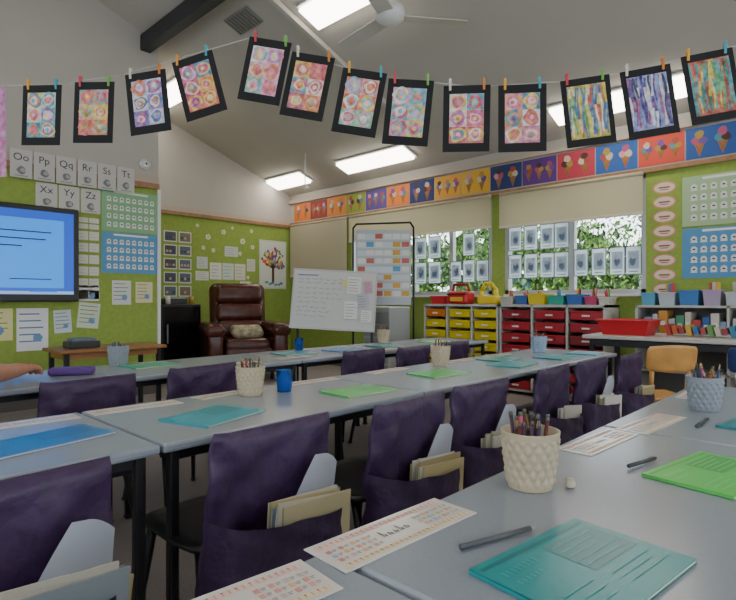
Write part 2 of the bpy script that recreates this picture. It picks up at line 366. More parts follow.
SP1=mat('sheet_paper','#ccd3dc',.8,trans=.5); SP2=mat('sheet_print','#b4becc',.8,trans=.5); SP3=mat('sheet_print2','#8492a8',.8,trans=.5); SP4=mat('sheet_edge','#5f6878',.7)
def sheet(y,z,w=.19,h=.28):
    b=B(); b.rect(-w/2,-h/2,w/2,h/2,SP1,0); b.rect(-w*.36,-h*.3,w*.36,h*.33,SP2,.001)
    b.blob(random.uniform(-.01,.01),-h*.03,w*.2,SP3,.002,ry=w*.3); b.blob(0,h*.1,w*.13,SP1,.003); b.rect(-w*.3,-h*.42,w*.3,-h*.38,SP3,.002)
    b.box((0,h*.5,0),(w,.010,.006),SP4); b.box((0,-h*.5,0),(w,.008,.006),SP4)
    for s in(-1,1): b.box((s*w/2,0,0),(.007,h,.006),SP4)
    b.obj('paper_sheet',loc=(5.90,y,z),rot=(R(90),0,R(-90)),**info('child drawing on white paper hung against the window','drawing','drawings hung on the windows'))
for y in (4.60,4.36):
    for z in (1.76,1.42): sheet(y,z,.2,.29)
for y in (4.02,3.62): sheet(y,1.42,.17,.26)
for z in (1.76,1.42): sheet(3.82,z,.17,.28)
for y in (3.17,2.97,2.77,2.60):
    for z in (1.78,1.45): sheet(y,z,.165,.28)
for y in (2.38,2.19,2.0,1.84): sheet(y,1.46,.15,.29)
for i in range(9):
    b=B(); b.blob(0,0,.105,col('#d88a78'),.001,22,.02,.062); b.blob(0,0,.092,col('#e4cab8'),.002,22,.02,.05); b.rect(-.05,-.008,.05,.008,col('#8a5a50'),.003); b.rect(-.035,-.026,.035,-.018,col('#8a5a50'),.003)
    b.obj('oval_label',loc=(5.929,1.56,2.17-i*.145),rot=(R(90),0,R(-90)),**info('pink-edged oval paper label pinned in a column','label','oval paper labels'))
poster('number_chart','E',.55,1.40,1.76,2.24,'pale green number chart with rows of small white tags','chart',chart(4,9),base='#a4c096')
poster('number_chart','E',.55,1.40,1.26,1.74,'blue number chart with rows of small white tags','chart',chart(4,9),base='#5592c0')
# ------------------------------------------------------------------ tables
def table_proto():
    e=empty('classroom_table',(1.08,.3,0),**info('long grey laminate classroom table with dark metal legs','table','grey classroom tables'))
    q=B(); q.box((0,0,.667),(1.094,.595,.026),LAM,bev=.008,seg=2); q.obj('table_top',e)
    q=B()
    for s in(-1,1): q.box((0,s*.255,.64),(1.0,.02,.03),DARK); q.box((s*.5,0,.64),(.02,.5,.03),DARK)
    q.obj('frame',e)
    for sx in(-1,1):
        for sy in(-1,1):
            l=B(); l.box((0,0,.33),(.028,.028,.65),DARK,bev=.006); l.box((0,0,.008),(.034,.034,.016),BLACK,bev=.004); l.obj('leg',e,loc=(sx*.505,sy*.262,0))
    return e
tp=table_proto()
for x,y in ((-.02,.3),(2.18,.3),(.09,1.63),(1.19,1.63),(2.29,1.63),(3.39,1.63),(.5,2.9),(1.6,2.9),(2.7,2.9),(3.8,2.9)): dup(tp,(x,y,0))
# ------------------------------------------------------------------ chairs (seat centre origin, faces +y)
def cover(bm_b,m,ph):
    t=bmesh.new(); N=96; rings=[]
    levels=[i/18 for i in range(19)]
    for li,f in enumerate(levels):
        z=.29+.425*f; ring=[]
        for i in range(N):
            a=2*math.pi*i/N; ca,sa=math.cos(a),math.sin(a)
            hw=.203-.014*f+.002*math.sin(z*34+ph)+.003*(1-f)*math.sin(z*60+ph); ht=.024-.007*f
            if f==1: ht*=.4; hw*=.985
            X=hw*math.copysign(abs(ca)**.4,ca); Y=ht*math.copysign(abs(sa)**.6,sa)
            fo=(1-f)**.8*.010*math.sin(X*42+z*12+ph)+.0055*math.sin(X*30-z*46+ph*2)*(1-f*.4)+.003*math.sin(z*52+X*40+ph)+.003*math.sin(X*70+z*30)
            if f<1: Y+=fo
            Z=z+(.014*(X/.19)**2 if f>.6 else 0)+(.008*math.sin(X*26+ph) if f==0 else 0)
            ring.append(t.verts.new((X,Y-.205-(.05*(f-.3)),Z)))
        rings.append(ring)
    for a,b_ in zip(rings,rings[1:]):
        for i in range(N): t.faces.new((a[i],a[(i+1)%N],b_[(i+1)%N],b_[i]))
    t.faces.new(rings[-1])
    return bm_b.merge(t,m,None,True)
def pocket(bb,m,ph):
    t=bmesh.new(); U,V=56,16; g=[]
    for v in range(V+1):
        row=[]
        for u in range(U+1):
            x=-1+2*u/U; f=v/V
            bul=(1-abs(x)**10)*(.098*min(1,f*3.2)**.6+.006)
            z=.285+f*(.215-.012*(1-x*x))-.022*x*f
            y=-.226-bul-.0045*math.sin(x*9+f*4+ph)*(1-abs(x))*f-.003*math.sin(f*16+x*6+ph)*(1-x**4)
            row.append(t.verts.new((x*.206,y,z)))
        g.append(row)
    for a,b_ in zip(g,g[1:]):
        for i in range(U): t.faces.new((a[i],a[i+1],b_[i+1],b_[i]))
    return bb.merge(t,m,None,True)
def chair_proto(loc,rot,pk,ph=0):
    e=empty('classroom_chair',loc,rot,**info('black plastic classroom chair with purple fabric back cover','chair','purple covered classroom chairs'))
    q=B(); t=bmesh.new(); g=[]
    for j in range(9):
        row=[]
        for i in range(9):
            x=-1+i/4; y=-1+j/4
            k=1-.12*(abs(x)*abs(y))**3
            row.append(t.verts.new((x*.2*k,y*.19*k+.0,.425-.014*(1-x*x)*(1-y*y)-(.02*max(0,y-.6)))))
        g.append(row)
    for a,b_ in zip(g,g[1:]):
        for i in range(8): t.faces.new((a[i],a[i+1],b_[i+1],b_[i]))
    ex=bmesh.ops.extrude_face_region(t,geom=t.faces[:]); bmesh.ops.translate(t,vec=(0,0,-.014),verts=[v for v in ex['geom'] if isinstance(v,bmesh.types.BMVert)])
    bmesh.ops.recalc_face_normals(t,faces=t.faces)
    q.merge(t,BLACK,None,True); q.obj('seat',e)
    q=B(); q.box((0,-.208,.54),(.34,.010,.30),BLACK,rot=(.11,0,0),bev=.004); q.box((0,-.187,.41),(.24,.03,.05),BLACK,bev=.01); q.obj('backrest',e)
    cover(B(),PURP,ph).obj('fabric_cover',e)
    if pk: pocket(B(),PURP2,ph).obj('pocket',e)
    for sx in(-1,1):
        for (y0,y1) in ((.13,.20),(-.13,-.25)):
            l=B(); l.cyl((sx*.16,y0,.415),(sx*.20,y1,.006),.015,BLACK,r2=.011,seg=12); l.ball((sx*.20,y1,.012),(.015,.015,.012),BLACK,8); l.obj('leg',e)
    q=B(); q.box((0,0,.40),(.32,.02,.02),BLACK); q.obj('crossbar',e)
    return e
chairs=[(.87,1.40,0),(1.385,1.36,.03),(1.87,1.38,-.04),(2.52,1.39,.05),(3.0,1.38,-.03),(3.46,1.33,0),(.25,1.39,.03)]
cpA=chair_proto((chairs[0][0],chairs[0][1],0),(0,0,0),True)
cpB=chair_proto((chairs[1][0],chairs[1][1],0),(0,0,chairs[1][2]),True,2.3)
for k,(x,y,r) in enumerate(chairs[2:]): dup((cpA,cpB)[k%2],(x,y,0),(0,0,r))
for k,(x,y,r) in enumerate(((.83,2.62,.02),(1.38,2.68,.04),(2.55,2.68,-.03),(2.98,2.62,.03),(3.55,2.66,0))): dup((cpB,cpA)[k%2],(x,y,0),(0,0,r))
def book(name,w,h,t,cov,label,group,loc,M,pages='#d9cfb4',cat='book',cl=None):
    c=col(cov,.55) if not cl else cl
    b=B(); b.box((0,0,t/2-.0006),(w,h,.0012),c); b.box((0,0,-t/2+.0006),(w,h,.0012),c); b.box((-w/2+.0006,0,0),(.0012,h,t),c)
    o=b.obj(name,**info(label,cat,group)); o.matrix_world=T(loc)@M
    p=B(); p.box((.001,0,0),(w-.006,h-.002,t-.0024),col(pages,.9)); p.obj('pages',o)
    return o
FOLD=mat('folder_card','#a4a8b2',.5)
for ci,(x,y,r) in enumerate(chairs):
    n=8 if ci!=3 else 5
    for k in range(n):
        covc=['#b8ac88','#ccc9be','#b8a97c','#a0906a','#c0bcb0','#8e9aa2','#c4c0b4'][(k*3+ci*2)%7]
        w,h,t=.235,.165,.0052
        M=Matrix.Rotation(r,4,'Z')@T((.064+random.uniform(-.014,.014),-.2735-.0062*k,.447+random.uniform(-.016,.006)))@Matrix.Rotation(R(90),4,'X')@Matrix.Rotation(R(-5+random.uniform(-5,3)),4,'Z')
        book('exercise_book',w,h,t,covc,'cream exercise book tucked in the purple chair pocket','books in chair pockets',(x,y,0),M,pages='#d4ccb4')
    if ci in(0,1,2,6,4):
        t=bmesh.new(); g=[]
        for j in range(15):
            row=[]
            for i in range(13):
                u=i/12; v=j/14
                xl=-.10+.13*v**1.2; xr=.11
                X=xl+(xr-xl)*u; Z=.27*v-.07*max(0,u-.35)**1.6*v
                row.append(t.verts.new((X,-.022*v*v-.010*math.sin(u*3.1)*v,Z)))
            g.append(row)
        for a,b_ in zip(g,g[1:]):
            for i in range(12): t.faces.new((a[i],a[i+1],b_[i+1],b_[i]))
        q=B(); q.merge(t,FOLD,None,True); o=q.obj('paper_folder',**info('pale grey curved card folder standing in the chair pocket','folder','folders in chair pockets'))
        o.matrix_world=T((x,y,0))@Matrix.Rotation(r,4,'Z')@T((.066,-.2635,.36))
# flat booklets on tables
TZ=.6805
BK=[(.745,.295,.27,.185,-7,'#148c90','teal'),(1.34,.255,.28,.17,-10,'#58cc58','bright green'),(1.95,.24,.26,.18,-8,'#14828e','teal'),
(.91,1.54,.265,.20,17,'#1c9cae','teal'),(1.56,1.53,.27,.18,-4,'#4cc05c','green'),(.44,1.585,.30,.17,12,'#2078bc','blue'),(2.2,1.6,.27,.19,-6,'#4cc05c','green'),(2.8,1.52,.27,.2,6,'#1a949c','teal'),(3.35,1.5,.27,.2,-5,'#1a949c','teal'),(3.75,1.48,.25,.19,8,'#1c9cae','teal'),
(1.36,2.98,.27,.19,5,'#2a9c7a','teal green'),(2.35,2.92,.27,.19,-5,'#1a949c','teal'),(2.75,2.86,.27,.19,4,'#2078bc','blue'),(3.25,2.9,.27,.19,0,'#1a949c','teal'),(3.0,1.72,.26,.18,3,'#1a949c','teal'),(3.85,2.85,.26,.18,3,'#4cc05c','green')]
PR={'#148c90':('#0c7276','#2fa2a6'),'#58cc58':('#3cb048','#84dc80'),'#14828e':('#0f6e7a','#309aa6'),'#1c9cae':('#148294','#4cb8c8'),'#4cc05c':('#3aa84c','#78d484'),'#2078bc':('#1868a8','#4c98d0')}
for i,(x,y,w,h,a,c,n) in enumerate(BK):
    cm=mat('booklet_cover_'+c.strip('#'),c,.28,noise=.05,scale=8)
    o=book('exercise_booklet',w,h,.006,c,'glossy %s exercise booklet lying on the grey table'%n,'booklets on the tables',(x,y,TZ+.0032),Matrix.Rotation(R(a),4,'Z'),cat='booklet',cl=cm)
    if i<6:
        d=B(); dk=mat('cover_print_%s'%c.strip('#'),PR[c][0],.28); lt=mat('cover_line_%s'%c.strip('#'),PR[c][1],.3)
        d.rect(-w*.47,h*.40,w*.47,h*.44,dk,.0035); d.rect(-w*.02,-h*.10,w*.44,h*.34,dk,.0035)
        for k in range(5): d.rect(w*.01,h*(.27-.075*k),w*(.40-.06*((k*7)%3)),h*(.285-.075*k),lt,.0039)
        for k in range(3): d.rect(w*.02,-h*(.20+.07*k),w*(.40-.05*(k%2)),-h*(.188+.07*k),lt,.0039)
        for k in range(3): d.rect(-w*.42,-h*.34+k*h*.09,-w*.12,-h*.328+k*h*.09,lt,.0039)
        for k in range(8): d.rect(-w*.42+k*w*.036,h*.24,-w*.403+k*w*.036,h*.31,lt,.0039)
        for k in range(6): d.rect(-w*.42+k*w*.036,h*.12,-w*.406+k*w*.036,h*.17,lt,.0039)
        d.obj('cover_print',o)
ST=[(.66,.562,.30,.095,-3),(.345,.562,.28,.10,-6),(1.44,.53,.30,.085,-3),(1.76,.495,.32,.09,-4),(2.42,.53,.28,.085,2),(.80,1.855,.30,.085,-2),(.47,1.86,.28,.085,-2),(1.6,1.87,.30,.085,-3),(2.12,1.87,.30,.085,2),(2.75,1.86,.28,.085,0),(.42,2.72,.3,.085,0),(1.75,2.72,.3,.085,0),(3.0,2.7,.3,.085,0),(1.12,1.86,.2,.08,4),(3.2,1.86,.28,.085,0),(2.2,2.75,.28,.085,3)]
PK=['#d8988e','#dcb080','#cf8a80','#c0aaa2','#8fa8ba','#98b088']
for i,(x,y,w,h,a) in enumerate(ST):
    b=B(); b.box((0,0,.001),(w,h,.0015),mat('laminate_strip','#d6d1ca',.2))
    nn=26
    for (yy,hh) in ((.28,.13),(-.42,.12)):
        b.rect(-w*.465,h*yy,w*.465,h*(yy+hh),col('#dfb8ae' if yy>0 else '#e0caa4'),.0020)
        for k in range(nn):
            cx=-w*.45+(k+.5)*w*.90/nn
            b.rect(cx-w*.0012,h*(yy+.02),cx+w*.0012,h*(yy+hh-.02),col('#6a4640'),.0024)
            if k%2==0: b.rect(cx-w*.005,h*(yy+hh-.045),cx+w*.006,h*(yy+hh-.03),col('#6a4640'),.0024)
            b.rect(cx+w*.016,h*yy,cx+w*.0175,h*(yy+hh),col('#f0e8e0'),.0022)
    for k in range(12):
        cx=-w*.45+k*w*.077
        if not 4<=k<=7:
            for yv in (.13,-.02,-.17):
                b.rect(cx,h*(yv-.05),cx+w*.028,h*(yv+.05),col(random.choice(PK)),.0022); b.rect(cx+w*.036,h*(yv+.01),cx+w*.062,h*(yv+.028),col('#8a7c78'),.0022); b.rect(cx+w*.036,h*(yv-.03),cx+w*.056,h*(yv-.012),col('#8a7c78'),.0022)
    for k in range(5):
        cx=-w*.115+k*w*.042; b.stroke([(cx,-h*.09),(cx+w*.008,h*(.15 if k in(0,3) else .04)),(cx+w*.018,-h*.09),(cx+w*.026,h*.0)],.0015,INK2,.0023)
    b.obj('name_strip',loc=(x,y,TZ),rot=(0,0,R(a)),**info('laminated name strip with tiny pictures and numbers on the table','name strip','name strips on the tables'))
def stick(name,p,q,r,c,label,cat,tip='#b09060'):
    p=Vector(p);q=Vector(q); d=(q-p); L=d.length
    e=empty(name,p,(0,0,0),**info(label,cat)); e.rotation_euler=d.to_track_quat('Z','Y').to_euler()
    B().cyl((0,0,0),(0,0,L*.93),r,col(c,.4),seg=8).obj('barrel',e); B().cyl((0,0,L*.93),(0,0,L),r*.95,col(tip,.5),r2=r*.4,seg=8).obj('tip',e)
stick('marker_pen',(.67,.448,TZ+.0055),(.812,.402,TZ+.0055),.0045,'#4a4e54','slim dark grey pen lying on the table','pen','#8a8a88')
stick('marker_pen',(1.25,.40,TZ+.006),(1.36,.375,TZ+.006),.0045,'#33363c','short dark pen lying on the table','pen','#1c1c20')
stick('marker_pen',(1.78,.385,TZ+.006),(1.93,.385,TZ+.006),.0045,'#33363c','dark pen lying beside the grey pot','pen','#1c1c20')
b=B(); b.box((0,0,.008),(.028,.018,.016),col('#c4bba6',.8),bev=.006,seg=3); b.obj('eraser',loc=(1.05,.445,TZ),rot=(0,0,.5),**info('worn cream eraser on the grey table','eraser'))
def potmesh(m,H=.112):
    t=bmesh.new(); N,Mz=128,40; rings=[]
    for j in range(Mz+1):
        f=j/Mz; r0=.041+.014*f; ring=[]
        for i in range(N):
            a=2*math.pi*i/N
            pat=.0036*abs(math.sin(a*8+f*11))*abs(math.sin(a*8-f*11))*1.6 if .06<f<.86 else (.0022 if f>=.86 else .001)
            ring.append(t.verts.new(((r0+pat)*math.cos(a),(r0+pat)*math.sin(a),f*H)))
        rings.append(ring)
    for f,dr in ((1.0,-.003),(.1,-.004)):
        rings.append([t.verts.new(((.041+.014*f+dr)*math.cos(2*math.pi*i/N),(.041+.014*f+dr)*math.sin(2*math.pi*i/N),f*H)) for i in range(N)])
    for a,b_ in zip(rings,rings[1:]):
        for i in range(N): t.faces.new((a[i],a[(i+1)%N],b_[(i+1)%N],b_[i]))
    t.faces.new(rings[-1]); t.faces.new(rings[0][::-1])
    b=B(); b.merge(t,m,None,True); return b.mesh('pencil_pot')
PC=mat('pot_cream','#b8ab90',.5); PG=mat('pot_grey','#8c949c',.5); PBl=mat('pot_pale_blue','#92a8c0',.5)
pm={'c':potmesh(PC),'g':potmesh(PG),'b':potmesh(PBl)}
pcol=['#5a2520','#3a2c24','#8a5a30','#243050','#98382e','#2b2b2e','#a07838','#4a3448','#5c4632','#a8646f','#2b2b2e','#26406a']
def pot(x,y,k,n,lab,s=1):
    o=bpy.data.objects.new('pencil_pot',pm[k]); COL.objects.link(o); o.location=(x,y,TZ); o.scale=(s,s,s)
    for a,v in info(lab,'pencil pot','woven pencil pots').items(): o[a]=v
    for i in range(n):
        a=i*2.4; r=.032*math.sqrt((i+.5)/n); lean=random.uniform(.004,.022)
        p=Vector((x+r*math.cos(a)*.8,y+r*math.sin(a)*.8,TZ+.012)); q=p+Vector((lean*math.cos(a+.5),lean*math.sin(a+.5),random.uniform(.105,.15)))
        d=q-p; L=d.length; cc=random.choice(pcol)
        if i==1 and n>9: cc='#c83a6a'
        up=random.random()<.4
        b=B(); b.cyl((0,0,0),(0,0,L*.88),.0038,col(cc,.45),seg=6); 
        if up: b.cyl((0,0,L*.88),(0,0,L),.0036,col('#b99a6a'),r2=.0007,seg=6)
        else: b.cyl((0,0,L*.88),(0,0,L*.93),.0040,col('#5a5a58',.3),seg=6)
        b.obj('pencil',loc=p,rot=d.to_track_quat('Z','Y').to_euler(),**info('wooden pencil standing in a woven pot','pencil','pencils in pots'))
pot(1.00,.505,'c',22,'cream woven-pattern pot full of pencils')
pot(2.10,.43,'g',18,'grey woven-pattern pot full of pencils')
pot(1.21,1.78,'c',13,'cream woven-pattern pot with pencils beside a blue cup')
pot(2.49,1.80,'c',12,'cream woven-pattern pot with pencils on the middle table')
pot(3.62,1.76,'b',8,'pale blue pencil pot on the far table')
pot(1.24,3.12,'g',8,'grey woven pot with pencils on the far table')
pot(3.48,3.12,'c',6,'cream pencil pot on the far table')
def cup(x,y):
    m=mat('blue_plastic_cup','#4c94e8',.08); bs=m.node_tree.nodes['Principled BSDF']; bs.inputs['Transmission Weight'].default_value=.85; bs.inputs['IOR'].default_value=1.2
    b=B(); b.lathe([(0,.002),(.028,.002),(.031,.04),(.035,.088),(.033,.088),(.029,.04),(.026,.006),(0,.006)],m,24)
    b.obj('cup',loc=(x,y,TZ),**info('translucent blue plastic cup on the table','cup'))
cup(1.345,1.74); cup(2.53,3.10)
b=B(); b.box((0,0,.02),(.2,.09,.035),mat('purple_case','#5e3a86',.7),bev=.012); b.obj('pencil_case',loc=(.93,2.90,TZ),rot=(0,0,-.5),**info('flat purple pencil case on the table by a hand','pencil case'))
# ------------------------------------------------------------------ storage
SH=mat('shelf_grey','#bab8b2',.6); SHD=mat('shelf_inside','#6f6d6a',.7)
def shelf(y0,y1,cols,rows,lab,colr):
    x0=5.48; x1=5.87; H=1.0; w=(y1-y0)
    e=empty('storage_shelf',(x0,y0,0),**info(lab,'shelf','tray storage shelves'))
    b=B(); t=.022
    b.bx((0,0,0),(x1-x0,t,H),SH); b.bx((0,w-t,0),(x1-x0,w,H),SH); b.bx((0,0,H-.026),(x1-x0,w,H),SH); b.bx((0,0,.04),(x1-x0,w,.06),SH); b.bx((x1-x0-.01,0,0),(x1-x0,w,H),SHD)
    cw=w/cols
    for c in range(1,cols): b.bx((0,c*cw-t/2,.04),(x1-x0,c*cw+t/2,H),SH)
    rh=(H-.09)/rows
    b.obj('shelf_body',e)
    for c in range(cols):
        for r in range(rows):
            cc=colr(c,r)
            m=mat('tray_'+cc.strip('#'),cc,.35); k=B()
            ww=cw-.055; hh=rh*.74; z=.062+r*rh; yc=y0+c*cw+cw/2
            k.bx((0,-ww/2,0),(.33,ww/2,.006),m); k.bx((0,-ww/2,0),(.006,ww/2,hh),m); k.bx((.324,-ww/2,0),(.33,ww/2,hh),m)
            k.bx((0,-ww/2,0),(.33,-ww/2+.005,hh),m); k.bx((0,ww/2-.005,0),(.33,ww/2,hh),m)
            k.bx((-.014,-ww/2-.012,hh-.016),(.33,ww/2+.012,hh),m,bev=.004); k.bx((-.016,-.06,hh*.35),(0,.06,hh*.62),m,bev=.004)
            k.bx((-.0185,-.04,hh*.4),(-.016,.04,hh*.58),WHITE)
            k.obj('storage_tray',loc=(x0+.018,yc,z),**info('%s plastic storage tray in the shelf'%{'#d6c426':'yellow','#b22030':'red','#cc7420':'orange','#90202c':'dark red'}[cc],'tray','plastic storage trays'))
shelf(3.16,4.22,3,7,'low grey shelf holding yellow plastic trays',lambda c,r:'#d6c426' if not(c==2 and r%3==0) else '#cc7420')
shelf(1.97,3.14,3,7,'low grey shelf holding red plastic trays',lambda c,r:'#b22030' if (r+c)%4 else '#90202c')
def tub(name,loc,sz,c,lab,cat='tub',rot=0,grp=None,taper=.88):
    m=mat('tub_'+c.strip('#'),c,.4); w,d,h=sz
    t=bmesh.new(); L=[]
    for (s,z) in ((taper,0),(1,h),(.95,h),(taper*.93,.006)):
        L.append([t.verts.new((sx*w/2*s,sy*d/2*s,z)) for sx,sy in((-1,-1),(1,-1),(1,1),(-1,1))])
    for a,b_ in zip(L,L[1:]):
        for i in range(4): t.faces.new((a[i],a[(i+1)%4],b_[(i+1)%4],b_[i]))
    t.faces.new(L[0][::-1]); t.faces.new(L[-1])
    b=B(); b.merge(t,m); 
    for s in((0,-d/2,w+.02,.012),(0,d/2,w+.02,.012)): b.box((s[0],s[1],h-.006),(s[2],s[3],.012),m,bev=.003)
    for s in(-1,1): b.box((s*w/2,0,h-.006),(.012,d,.012),m,bev=.003)
    o=b.obj(name,loc=loc,rot=(0,0,rot),**info(lab,cat,grp))
    return o
SZ=1.001
tub('caddy',(5.66,4.08,SZ),(.2,.20,.10),'#b81c26','red plastic carrying caddy on the tray shelf','caddy',rot=.1)
b=B(); b.box((0,0,.08),(.2,.30,.16),col('#b81824',.4),bev=.04,seg=4); b.box((-.095,0,.12),(.02,.28,.02),col('#5a1016')); b.box((-.1,.0,.06),(.012,.18,.05),col('#d8b030'))
b.tube([(0,-.12,.14),(0,-.10,.24),(0,.10,.24),(0,.12,.14)],.016,col('#8a1018')); b.obj('toolbox',loc=(5.66,3.78,SZ),**info('red toolbox with arched handle on the tray shelf','toolbox'))
b=B(); ym=col('#d8bc20',.5)
b.tube([(0,-.11,0.01),(0,-.09,.17),(0,-.03,.24),(0,.05,.24),(0,.10,.16),(0,.12,0.01)],.026,ym); b.box((0,0,.05),(.14,.26,.10),ym,bev=.02)
b.obj('yellow_carrier',loc=(5.66,3.38,SZ),**info('yellow plastic carrier with arched handle','carrier'))
for i,(y,c,w,h,n) in enumerate(((3.10,'#b8b4ac',.16,.09,'white'),(2.92,'#3a66a8',.14,.10,'blue'),(2.74,'#d8c030',.20,.12,'yellow'),(2.52,'#2a9a8a',.18,.10,'teal'),(2.32,'#3a68b0',.16,.11,'blue'),(2.15,'#b0446a',.12,.09,'pink'),(2.02,'#c8c4bc',.1,.08,'white'))):
    tub('plastic_tub',(5.68,y,SZ),(.24,w,h),c,'small %s plastic tub on top of the tray shelf'%n,grp='tubs on the tray shelf')
    for k in range(7):
        cc=random.choice(['#c03030','#3a80c0','#d0b030','#409058','#904090','#d07030','#303038'])
        B().cyl((0,0,0),(random.uniform(-.02,.02),random.uniform(-.02,.02),random.uniform(.12,.16)),.008,col(cc,.5),seg=6).obj('felt_pen',loc=(5.62+.018*k,y-.04+.013*k,SZ+.012),**info('coloured felt pen standing in a tub','pen','felt pens on the shelf'))
e=empty('bookcase',(5.5,.2,0),**info('low pale bookcase with open shelves beside the window wall','bookcase'))
b=B(); b.bx((0,0,0),(.38,.02,1.0),SH); b.bx((0,1.48,0),(.38,1.5,1.0),SH); b.bx((0,.74,0),(.38,.76,1.0),SH)
for z in (.05,.38,.68,.98): b.bx((0,0,z),(.38,1.5,z+.02),SH)
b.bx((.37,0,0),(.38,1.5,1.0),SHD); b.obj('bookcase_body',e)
BC=['#b4b8bc','#7f98b8','#c8c4b8','#2f5c9e','#b4403c','#c8c0b0','#4a8a6a','#a8acb0','#c08a3a']
y=.235
for i in range(20):
    wd=[.06,.08,.05,.07][i%4]; h=.16+.10*((i*37)%10)/10
    if y<.94<y+wd+.01: y=.962
    if y+wd>1.675: break
    q=B(); q.box((0,0,h/2),(.22,wd-.006,h),col(BC[i%9],.6),bev=.003); q.box((-.112,0,h*.55),(.002,wd*.5,.04),WHITE); q.obj('storage_box',loc=(5.62,y+wd/2,.7005),**info('slim storage box standing on the bookcase shelf','box','boxes on the bookcase'))
    y+=wd+.003
for i,(y,c,n,w,h) in enumerate(((.35,'#2c5cb4','blue',.26,.17),(.66,'#3268bc','blue',.26,.17),(.90,'#b8bcc0','white',.16,.12),(1.08,'#a898b4','pale lilac',.14,.14),(1.26,'#3a78b8','blue',.16,.14),(1.44,'#b4bcc8','white',.14,.12),(1.60,'#5aa0c0','light blue',.12,.12))):
    tub('plastic_tub',(5.68,y,1.001),(.28,w,h),c,'%s plastic storage tub on top of the bookcase'%n,grp='tubs on the bookcase')
    if i in (2,3,5):
        for k in range(3):
            cc=['#c8c8c0','#c04848','#4888c0','#d0b040'][(i+k)%4]; B().box((0,0,.1),(.03,.035,.2),col(cc,.5),bev=.006).obj('glue_bottle',loc=(5.62+.05*k,y-.035+.035*k,1.009),**info('small bottle standing in a plastic tub','bottle','bottles in tubs'))
e=empty('teacher_desk',(4.95,1.1,0),**info('long desk with pale top and dark front edge','desk'))
b=B(); b.box((0,0,.74),(.7,1.5,.03),mat('desk_top','#b9b6b0',.35),bev=.006); b.obj('desk_top',e)
b=B(); b.box((0,0,.69),(.62,1.4,.05),DARK); b.obj('frame',e)
for sx in(-1,1):
    for sy in(-1,1): B().box((sx*.3,sy*.68,.34),(.04,.04,.68),DARK,bev=.005).obj('leg',e)
tub('basket',(4.88,1.56,.756),(.34,.42,.13),'#c01c26','red plastic basket on the desk','basket',taper=.8)
for i in range(12):
    c=['#a8342a','#b85a2c','#983038','#c09838','#33608f','#a8403a','#608a48','#b8b0a0','#8a3038','#33789a','#c07038','#98303f'][i]
    B().box((0,0,.045),(.16,.036,.09-.02*(i%3)),col(c,.5),rot=(R(-14),0,0),bev=.002).obj('picture_book',loc=(5.0,1.27-i*.05,.760),**info('small colourful reader leaning on the desk','book','readers on the desk'))
def simple_chair(loc,rz,m,lab,leg,hz=0):
    e=empty('chair',loc,(0,0,rz),**info(lab,'chair'))
    B().box((0,0,.40),(.34,.34,.018),m,bev=.008,seg=3).obj('seat',e)
    t=bmesh.new(); g=[]
    for j in range(9):
        v=j/8; row=[]
        for i in range(13):
            u=-1+i/6; hw=.165*(1-.10*(2*v-1)**6)
            row.append(t.verts.new((u*hw,-.17-.03*v+.035*u*u-.035,.58+hz+.18*v-.012*u*u*(v-.5)*2)))
        g.append(row)
    for a,b_ in zip(g,g[1:]):
        for i in range(12): t.faces.new((a[i],a[i+1],b_[i+1],b_[i]))
    ex=bmesh.ops.extrude_face_region(t,geom=t.faces[:]); bmesh.ops.translate(t,vec=(0,-.012,0),verts=[v for v in ex['geom'] if isinstance(v,bmesh.types.BMVert)])
    bmesh.ops.recalc_face_normals(t,faces=t.faces)
    b=B(); b.merge(t,m,None,True); b.obj('backrest',e)
    for sx in(-1,1):
        B().cyl((sx*.15,-.12,.39),(sx*.18,-.25,.0),.016,leg).obj('leg',e); B().cyl((sx*.15,.13,.39),(sx*.18,.22,.0),.016,leg).obj('leg',e)
        B().cyl((sx*.12,-.15,.39),(sx*.12,-.185,.66+hz),.014,leg).obj('back_support',e)
simple_chair((4.04,1.12,0),R(-45),OAK,'light orange plywood chair with wooden legs beside the desk',OAK)
simple_chair((4.32,.60,0),R(-75),mat('navy_plastic','#24386e',.45),'navy plastic chair tucked near the desk',STEEL,0)
# ------------------------------------------------------------------ armchair
def armchair(loc,rz,s_=1.06):
    e=empty('armchair',loc,(0,0,rz),**info('worn brown leather recliner armchair against the green board','armchair')); e.scale=(s_,s_,s_)
    B().box((0,.0,.2),(.78,.7,.22),LEATH,bev=.05,seg=4,smooth=True).obj('base',e)
    B().box((0,-.06,.40),(.54,.62,.2),LEATH,bev=.07,seg=5,smooth=True).obj('seat',e)
    for s in(-1,1):
        q=B(); q.box((s*.38,-.02,.35),(.17,.78,.46),LEATH,bev=.05,seg=4,smooth=True); q.box((s*.385,-.04,.6),(.23,.80,.17),LEATH,bev=.08,seg=6,smooth=True)
        q.obj('armrest',e)
    q=B(); q.box((0,.33,.78),(.70,.2,.78),LEATH,rot=(-.14,0,0),bev=.09,seg=5,smooth=True)
    q.box((0,.24,1.03),(.60,.16,.24),LEATH,rot=(-.14,0,0),bev=.075,seg=5,smooth=True)
    q.box((0,.21,.80),(.60,.16,.24),LEATH,rot=(-.12,0,0),bev=.075,seg=5,smooth=True)
    q.box((0,.18,.60),(.56,.16,.22),LEATH,rot=(-.1,0,0),bev=.07,seg=5,smooth=True); q.obj('backrest',e)
    B().box((0,-.37,.27),(.54,.08,.26),LEATH,bev=.04,seg=4,smooth=True).obj('footrest',e)
    for sx in(-1,1):
        for sy in(-1,1): B().cyl((sx*.3,sy*.26,.1),(sx*.3,sy*.26,0),.025,DARK).obj('foot',e)
armchair((4.13,6.25,0),R(-22),1.1)
